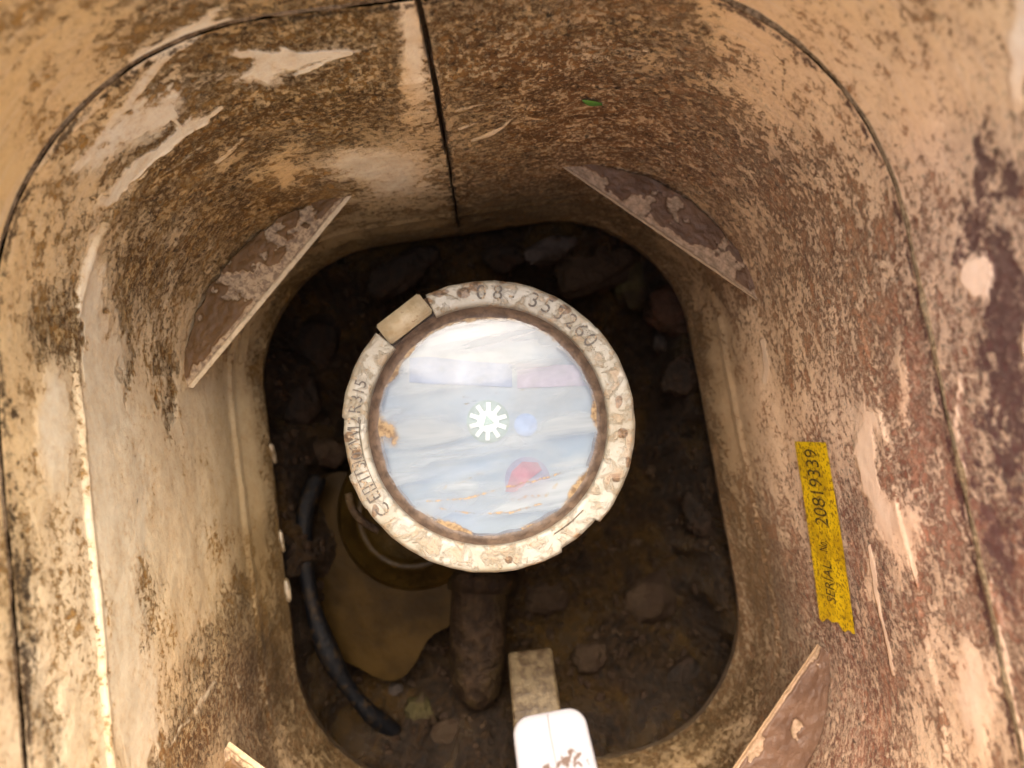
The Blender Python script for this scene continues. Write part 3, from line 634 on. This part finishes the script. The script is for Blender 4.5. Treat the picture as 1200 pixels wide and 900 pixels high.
# dial, with sky reflection streaks painted into its colour
md = MT('dial_face'); o = md.mapv(md.co, (1/U_, 1/U_, 1), ); n1 = md.noise(md.mapv(md.co, (12, 60, 40), rot=(0, 0, -.12)), 1, 3, .5, .3); n2 = md.noise(md.co, 30, 4, .6); n3 = md.noise(md.co, 380, 4, .6)
c = md.mix(md.step(n2, .38, .62), (.21, .27, .33), (.30, .335, .35)); c = md.mix(md.math('MULTIPLY', md.step(n1, .50, .66), .45), c, (.34, .40, .52)); c = md.mix(md.math('MULTIPLY', md.step(n1, .40, .28), .5), c, (.52, .50, .44))
md.pbr(c, .4, None, .4)
def disc(bm, r, z, n=96, cx=0., cy=0.): 
    vs = [bm.verts.new((MC.x+cx+r*math.cos(2*math.pi*k/n), MC.y+cy+r*math.sin(2*math.pi*k/n), Z+z)) for k in range(n)]; bm.faces.new(vs)
def offs(px, py):   # picture pixels on the dial plane -> offset from the meter centre
    p = at(px, py, .270+.009); return p.x-MC.x, p.y-MC.y
bm = bmesh.new(); disc(bm, 137*U_, -.0090); dial = bm_obj('dial', bm, md.m, meter, False)
def flat(name, poly, z, col, label=None, rough=.4, parent=None):
    bm = bmesh.new(); lo = [bm.verts.new((MC.x+x, MC.y+y, Z+z-.0004)) for x, y in poly]; hi = [bm.verts.new((MC.x+x, MC.y+y, Z+z)) for x, y in poly]
    bm.faces.new(hi); bm.faces.new(lo[::-1]); n = len(lo)
    for i in range(n): bm.faces.new((lo[i], lo[(i+1) % n], hi[(i+1) % n], hi[i]))
    m = MT(name+'_paint'); nn = m.noise(m.co, 300, 4, .6); m.pbr(m.mix(m.step(nn, .35, .65), col, tuple(min(1, v*1.25+.02) for v in col)), rough)
    ob = bm_obj(name, bm, m.m, parent or dial, False)
    ob.matrix_parent_inverse = Matrix.Identity(4)
    if label: ob['label'] = label
    return ob
def circ(cx, cy, r, n=40): return [(cx+r*math.cos(2*math.pi*k/n), cy+r*math.sin(2*math.pi*k/n)) for k in range(n)]
sx, sy = offs(572, 494)
flat('wheel_well', circ(sx, sy, 26*U_), -.0082, (.14, .21, .20))
poly = []
for k in range(10):
    for da, rr in ((-11, 13), (-6.5, 23), (6.5, 23), (11, 13)):
        a = math.radians(k*36+da+8); poly.append((sx+rr*U_*math.cos(a), sy+rr*U_*math.sin(a)))
flat('star_wheel', poly, -.0074, (.50, .54, .52), 'small white ten toothed star wheel')
flat('wheel_hub', [(sx+8*U_*math.cos(a), sy+8*U_*math.sin(a)) for a in (R(95), R(215), R(335))], -.0069, (.16, .24, .22))
bx_, by_ = offs(616, 498); flat('blue_spot', circ(bx_, by_, 14*U_), -.0082, (.14, .21, .36), 'faded blue disc on the dial')
gx, gy = offs(618, 562); flat('small_gauge', circ(gx, gy, 27*U_), -.0084, (.14, .12, .20))
poly = [offs(592, 576), offs(600, 552), offs(612, 541), offs(630, 542), offs(635, 551), offs(620, 562), offs(606, 577)]
flat('red_pointer', poly, -.0078, (.24, .035, .06), 'red pointer of the small gauge')
poly = [offs(x, y) for x, y in ((480, 420), (500, 418), (560, 424), (600, 427), (600, 454), (560, 452), (505, 450), (480, 448))]
flat('reflection_strip', poly, -.0084, (.10, .15, .27))  # band of sky reflection painted as a strip on the dial
poly = [offs(x, y) for x, y in ((606, 427), (686, 428), (690, 452), (606, 455))]
flat('reflection_strip', poly, -.0084, (.30, .24, .31), 'pinkish painted reflection strip beside the blue grey one')

# clouded window: clear where clean, with smears of mud; sky reflection painted as blue grey film
mw = MT('clouded_window')
fr = mw.n('ShaderNodeFresnel'); fr.inputs[0].default_value = 1.5
gl = mw.n('ShaderNodeBsdfGlossy'); gl.inputs[1].default_value = .06
tr = mw.n('ShaderNodeBsdfTransparent'); tr.inputs[0].default_value = (.95, .97, .97, 1)
mx = mw.n('ShaderNodeMixShader'); mw.L(fr.outputs[0], mx.inputs[0]); mw.t.links.new(tr.outputs[0], mx.inputs[1]); mw.t.links.new(gl.outputs[0], mx.inputs[2])
v = mw.mapv(mw.co, (14, 75, 1), rot=(0, 0, -.12)); film = mw.noise(v, 1, 4, .55, .5); f2 = mw.noise(mw.mapv(mw.co, (1, 1, 1), loc=(.3, .1, 0)), 70, 5, .65, .6); f3 = mw.noise(mw.co, 500, 4, .6)
edge = mw.attr('edge'); smear = mw.attr('smear')
sky_col = mw.mix(mw.step(film, .35, .62), (.15, .20, .275), (.26, .295, .32))
df = mw.n('ShaderNodeBsdfPrincipled'); df.inputs['Roughness'].default_value = .55; df.inputs['Specular IOR Level'].default_value = .15
lv = mw.math('ADD', mw.math('MULTIPLY', edge, 1.), mw.math('ADD', mw.math('MULTIPLY', mw.math('SUBTRACT', f2, .5), .9), mw.math('MULTIPLY', mw.math('SUBTRACT', f3, .5), .35)))
mudm = mw.step(mw.math('MAXIMUM', lv, mw.math('ADD', smear, mw.math('MULTIPLY', mw.math('SUBTRACT', f3, .5), .8))), .42, .70)
mcol = mw.mix(mw.step(f3, .4, .6), (.13, .08, .04), (.27, .19, .10))
mw.L(mw.mix(mudm, sky_col, mcol), df.inputs['Base Color'])
clr = mw.attr('clear'); cov = mw.math('MAXIMUM', mw.math('MULTIPLY', mw.math('SUBTRACT', 1., clr), mw.step(film, .36, .68, .30, .85)), mw.math('MULTIPLY', mudm, .92))
mx2 = mw.n('ShaderNodeMixShader'); mw.L(cov, mx2.inputs[0]); mw.t.links.new(mx.outputs[0], mx2.inputs[1]); mw.t.links.new(df.outputs[0], mx2.inputs[2]); mw.t.links.new(mx2.outputs[0], mw.out.inputs[0])
V = [(MC.x, MC.y, Z-.0036)]; E = [0]; Fc = []; nr, na = 70, 260
for i in range(1, nr+1):
    for k in range(na):
        r = 135*U_*i/nr; a = 2*math.pi*k/na; V.append((MC.x+r*math.cos(a), MC.y+r*math.sin(a), Z-.0054+.0018*(1-(i/nr)**2)))
for k in range(na):
    Fc.append((0, 1+k, 1+(k+1) % na))
    for i in range(nr-1): Fc.append((1+i*na+k, 1+(i+1)*na+k, 1+(i+1)*na+(k+1) % na, 1+i*na+(k+1) % na))
Vn = np.array(V); px, py = project(Vn); rad = np.hypot(Vn[:, 0]-MC.x, Vn[:, 1]-MC.y)/U_
edge_a = sm(rad, 116, 137)*.62
for x, y, rr, v_ in ((500, 372, 26, .58), (545, 358, 22, .55), (462, 440, 14, .6), (457, 500, 14, .62), (462, 520, 10, .55), (480, 415, 10, .4), (655, 380, 24, .4), (700, 485, 12, .5), (680, 570, 24, .4), (530, 625, 26, .4), (690, 470, 14, .3), (585, 390, 24, .25), (620, 610, 18, .25)):
    edge_a += v_*np.exp(-((px-x)**2+(py-y)**2)/rr**2)
smr = np.zeros(len(V))
def seg(px, py, P, hw, v_):
    global smr
    dm = np.full(len(px), 1e9); wob = 2*fbm(Vn*300, 2, 4)
    for (ax, ay), (bx, by) in zip(P, P[1:]):
        t_ = np.clip(((px-ax)*(bx-ax)+(py-ay)*(by-ay))/((bx-ax)**2+(by-ay)**2), 0, 1); dm = np.minimum(dm, np.hypot(px-ax-t_*(bx-ax), py-ay-t_*(by-ay)+wob))
    smr = np.maximum(smr, v_*(1-sm(dm, hw*.3, hw*1.4)))
for P, hw, v_ in (([(500, 588), (545, 584), (590, 572), (640, 560), (662, 552)], 2.5, .62), ([(515, 596), (560, 602), (600, 600), (635, 590)], 2.5, .6), ([(520, 572), (545, 562), (565, 555)], 4, .5), ([(540, 466), (580, 460), (640, 455), (680, 456)], 2, .5),
                  ([(600, 540), (650, 530), (680, 540)], 1.8, .42), ([(545, 473), (560, 468)], 2, .6), ([(535, 432), (600, 425), (670, 432)], 1.5, .5), ([(600, 585), (640, 580), (655, 565)], 4, .5), ([(566, 395), (585, 388), (600, 388)], 3, .45)): seg(px, py, P, hw, v_)
mesh_obj('window', V, Fc, mw.m, meter, True, dict(edge=edge_a, smear=smr, clear=np.maximum.reduce([q*np.exp(-((px-x)**2+(py-y)**2)/r_**2) for x, y, r_, q in ((572, 494, 30, .85), (616, 498, 20, .7), (616, 558, 22, .4), (500, 436, 26, .45), (540, 438, 26, .55), (580, 440, 24, .4), (620, 440, 20, .2))])))['label'] = 'clouded clear window smeared with mud, painted sky reflection in its film'

# stamped characters on the rim
mink = MT('stamped_print'); nn = mink.noise(mink.co, 500, 4, .7); mink.pbr(mink.mix(mink.step(nn, .50, .62), (.045, .035, .026), (.26, .19, .11)), .6)
TV, TF = [], []
def rim_char(ch, ang, rad, size, wsc=1.0):
    V, Fc = glyphs(ch, size*U_*1.36); b = len(TV); a = px_ang(ang); c, s = math.cos(a-math.pi/2), math.sin(a-math.pi/2)
    for v in V:
        x, y = v.x*wsc, v.y; TV.append(Vector((MC.x+rad*U_*math.cos(a)+x*c-y*s, MC.y+rad*U_*math.sin(a)+x*s+y*c, Z+.00105)))
    TF.extend([tuple(b+i for i in f) for f in Fc])
for ch, a in (('0', 93), ('8', 85.8), ('-', 79.5), ('3', 69.5), ('5', 63.2), ('3', 57), ('2', 50.8), ('6', 45), ('0', 39)): rim_char(ch, a, 155, 19)
LET = [(TV, TF)]; TV, TF = [], []
for ch, a in (('C', 219.5), ('E', 213), ('M', 206), ('1', 201.5), ('3', 198.5), ('0', 194), ('0', 190), ('W', 185.5), ('1', 181.8), ('2', 178.8), ('R', 173.8), ('3', 169.4), ('1', 166), ('5', 162.6)): rim_char(ch, a, 155, 15 if ch not in 'CE' else 17, .9)
for (x0, y0, x1, y1) in ():
    pass
a0, a1 = px_ang(210), px_ang(196.6)             # thin frame round the M13 mark
bm = bmesh.new()
for rr in (147.5, 163):
    lathe(bm, [((rr)*U_, .00105), ((rr+1)*U_, .00105)], 12, MC.x, MC.y, Z, a1, a0)
for aa in (a0, a1): lathe(bm, [(147.5*U_, .00108), (164*U_, .00108)], 2, MC.x, MC.y, Z, aa-.004, aa+.004)
me = bpy.data.meshes.new('x'); bm.to_mesh(me); b = len(TV); TV += [v.co.copy() for v in me.vertices]; TF += [tuple(b+i for i in p.vertices) for p in me.polygons]; bm.free(); bpy.data.meshes.remove(me)
for V, Fc in LET+[(TV, TF)]:
    let = mesh_obj('lettering', V, Fc, mink.m, bez, False); let.matrix_parent_inverse = Matrix.Identity(4)

# ================================================================== FITTINGS IN THE PIT
mp = MT('muddy_pipe'); n1 = mp.noise(mp.co, 130, 6, .65); n2 = mp.noise(mp.co, 30, 3); mp.pbr(mp.mix(mp.step(n1, .38, .62), (.010, .005, .002), mp.mix(mp.step(n2, .4, .6), (.028, .016, .008), (.026, .016, .005))), .6, mp.bump(n1, .004), .15)
pe = empty('water_pipe', at(556, 740, .41), 'short muddy brown pipe with a rounded end lying below the meter', 'pipe')
bm = bmesh.new(); pp = [at(566, 640, .405), at(563, 690, .403), at(560, 740, .402), at(560, 790, .402), at(560, 808, .403), at(560, 818, .405), at(560, 824, .408)]
tube(bm, pp, [.0150, .0152, .0150, .0145, .0125, .0085, .003], 24); bm_obj('pipe_barrel', bm, mp.m, pe)
bm = bmesh.new(); tube(bm, [at(566, 668, .403), at(565, 690, .403)], [.0182, .0182], 24); bm_obj('collar', bm, mp.m, pe)
# yellowish manifold with the curved lip left below the meter
mm = MT('ochre_plastic'); n1 = mm.noise(mm.co, 80, 6, .65); n2 = mm.noise(mm.co, 400, 4); mm.pbr(mm.mix(mm.step(n1, .36, .64), (.014, .008, .002), (.027, .016, .0035)), .34, mm.bump(n2, .0008), .12)
mfp = at(470, 625, .385); me_ = empty('pipe_manifold', (mfp.x, mfp.y, .03), 'smooth ochre brown manifold with a curved lip, half under the left of the meter', 'manifold')
bm = bmesh.new(); k_ = .385/F; lathe(bm, [(0, -.004), (52*k_, -.004), (55*k_, .0018), (60*k_, .0032), (65*k_, .0018), (67*k_, -.003), (84*k_, -.006), (95*k_, -.016), (98*k_, -.04)], 90, at(482, 602, .385).x, at(482, 602, .385).y, CAM_Z-.387)
bm_obj('socket', bm, mm.m, me_)
# thin ring tab poking out under the meter rim
bm = bmesh.new(); tube(bm, curve_pts([at(408, 578, .292), at(412, 594, .293), at(424, 610, .294), (at(444, 622, .295))], 6), [.0016]*19, 8); tb = bm_obj('loop_tab', bm, mp.m, meter)

# valve with a flat beige stem and a white lever end
wh = MT('white_plastic'); n1 = wh.noise(wh.co, 420, 5, .65, .4); spl = wh.attr('splash'); 
c = wh.mix(wh.step(wh.math('ADD', spl, wh.math('MULTIPLY', wh.math('SUBTRACT', n1, .5), 1.9)), .50, .60), (.20, .195, .205), (.06, .034, .022))
wh.pbr(c, .45, None, .12)
bg_ = MT('beige_stem_plastic'); n1 = bg_.noise(bg_.co, 200, 5, .65); n2 = bg_.noise(bg_.co, 60, 3); bg_.pbr(bg_.mix(bg_.step(n1, .36, .62), bg_.mix(bg_.step(n2, .4, .6), (.075, .055, .028), (.105, .078, .042)), (.035, .021, .009)), .5, bg_.bump(n1, .0006))
vb = at(640, 850, .42)
valve = empty('stop_valve', (vb.x, vb.y, .02), 'flat muddy beige stem under a bright white plastic lever at the bottom edge', 'valve')
def bar(bm, p0, p1, w0, w1, th, bev, side=None, segs=3):
    p0, p1 = Vector(p0), Vector(p1); t = (p1-p0).normalized(); s = (side or xc2); s = (s-t*s.dot(t)).normalized(); n = s.cross(t)
    vs = []
    for p, ww in ((p0, w0), (p1, w1)):
        for a, b in ((-1, -1), (1, -1), (1, 1), (-1, 1)): vs.append(bm.verts.new(p+s*a*ww/2+n*b*th/2))
    for f in ((0, 1, 2, 3), (7, 6, 5, 4), (0, 4, 5, 1), (1, 5, 6, 2), (2, 6, 7, 3), (3, 7, 4, 0)): bm.faces.new([vs[i] for i in f])
    bmesh.ops.bevel(bm, geom=bm.edges[:], offset=bev, segments=segs, affect='EDGES', profile=.5)
xc2 = (at(700, 850, .3)-at(600, 865, .3)).normalized()
bm = bmesh.new(); bar(bm, at(621, 765, .372), at(634, 880, .340), .0215, .0225, .008, .0018); bm_obj('stem', bm, bg_.m, valve)
bm = bmesh.new(); bar(bm, at(634, 880, .345), at(660, 985, .235), .018, .018, .010, .002); bm_obj('stem_arm', bm, bg_.m, valve)
bm = bmesh.new(); lathe(bm, [(0, .0), (.017, 0), (.018, -.004), (.018, -.05)], 48, at(640, 925, .38).x, at(640, 925, .38).y, CAM_Z-.372); bm_obj('valve_body', bm, mp.m, valve)
# lever: rounded slab rising towards the camera
def lever(name):
    d0, d1 = .212, .196
    p0 = at(641, 834, d0); p1 = at(672, 1010, d1); t = (p1-p0).normalized(); s = (at(683, 825, d0)-at(600, 845, d0)); wd = s.length; s = (s-t*s.dot(t)).normalized(); n = s.cross(t)
    if n.z < 0: n = -n
    Lh = (p1-p0).length; out = []
    r = .0048; hw0, hw1 = wd/2*1.02, wd/2*1.14
    ol = []
    for k in range(13):
        a = math.pi/2*k/12; ol.append((-hw0+r-r*math.cos(math.pi/2-a) if 0 else -hw0+r-r*math.cos(a), r-r*math.sin(a)))
    for k in range(13):
        a = math.pi/2*(1-k/12); ol.append((hw0-r+r*math.cos(a), r-r*math.sin(a)))
    ol += [(hw0+(hw1-hw0)*q, r+(Lh-r)*q) for q in np.linspace(.04, 1, 40)]
    ol += [(-hw0-(hw1-hw0)*q, r+(Lh-r)*q) for q in np.linspace(1, .04, 40)]
    # rounded edge by nested outlines
    V = []; m = len(ol); c0 = Vector((0, Lh*.45))
    lays = [(1, -.010), (1, -.002), (.995, -.0010), (.975, -.0004), (.94, -.0001), (.80, .0001), (.6, .0002), (.4, .0003), (.2, .0003), (.02, .0003)]
    for k, z in lays:
        for x, y in ol:
            yy = y*1.0; V.append((x*k, (yy-Lh*.5)*(1-(1-k)*(.30 if k > .9 else .30+.0))+Lh*.5 if k > .9 else (yy-Lh*.5)*(.97-(.94-k)*1.0)+Lh*.5, z))
    Fc = [(j*m+i, j*m+(i+1) % m, (j+1)*m+(i+1) % m, (j+1)*m+i) for j in range(len(lays)-1) for i in range(m)]
    W = np.array([p0+s*x+t*y+n*z for x, y, z in V]); return W, Fc, (p0, s, t, n)
W, Fc, fr_ = lever('h')
# refine for the splash mask
bm = bmesh.new(); vs = [bm.verts.new(v) for v in W]; [bm.faces.new([vs[i] for i in f]) for f in Fc]; bmesh.ops.subdivide_edges(bm, edges=bm.edges[:], cuts=1, use_grid_fill=True)
me = bpy.data.meshes.new('x'); bm.to_mesh(me); bm.free(); W = np.array([v.co for v in me.vertices]); Fc = [tuple(p.vertices) for p in me.polygons]
px, py = project(W); spv = np.zeros(len(W))
for x, y, r, v_ in ((668, 892, 20, .72), (655, 880, 10, .66), (687, 893, 9, .62), (672, 872, 7, .55), (648, 905, 20, .62)): spv = np.maximum(spv, v_*np.exp(-((px-x)**2+(py-y)**2)/r**2))
lev_o = mesh_obj('lever', W, Fc, wh.m, valve, True, dict(splash=spv)); lev_o['label'] = 'white plastic lever end splashed with mud'
p0, s_, t_, n_ = fr_
bm = bmesh.new(); tube(bm, [p0+s_*.0000+t_*.0006+n_*.0001, p0+s_*-.0002+t_*.006+n_*.00035, p0+t_*.014+n_*.00035, p0+t_*.03+n_*.0004], [.00012]*4, 6)
sm_ = MT('seam_grime'); n1 = sm_.noise(sm_.co, 200, 3); sm_.pbr(sm_.mix(n1, (.11, .09, .08), (.18, .16, .15)), .6); so = bm_obj('mould_seam', bm, sm_.m, lev_o); so.matrix_parent_inverse = Matrix.Identity(4)

# a scrap of green leaf stuck to the far wall
mlf = MT('green_leaf'); n1 = mlf.noise(mlf.co, 600, 3); mlf.pbr(mlf.mix(n1, (.05, .16, .02), (.12, .26, .05)), .45)
p0, nr = on_wall(694, 118, .0012); p1, _ = on_wall(682, 116, .0008); p2, _ = on_wall(706, 121, .0008)
ax = (p2-p1); L = ax.length; ax.normalize(); sd_ = nr.cross(ax).normalized(); V = []; Fc = []
for i in range(13):
    t_ = i/12; w_ = L*.20*math.sin(math.pi*t_)**.7
    for j in (-1, 0, 1): V.append(p1+ax*L*t_+sd_*w_*j+nr*(.0006*math.sin(t_*3.1)-.0004*abs(j)))
for i in range(12):
    for j in range(2): Fc.append((i*3+j, i*3+j+1, i*3+j+4, i*3+j+3))
tag(mesh_obj('leaf_scrap', V, Fc, mlf.m), 'tiny scrap of green leaf stuck to the far wall right of the split', 'leaf')
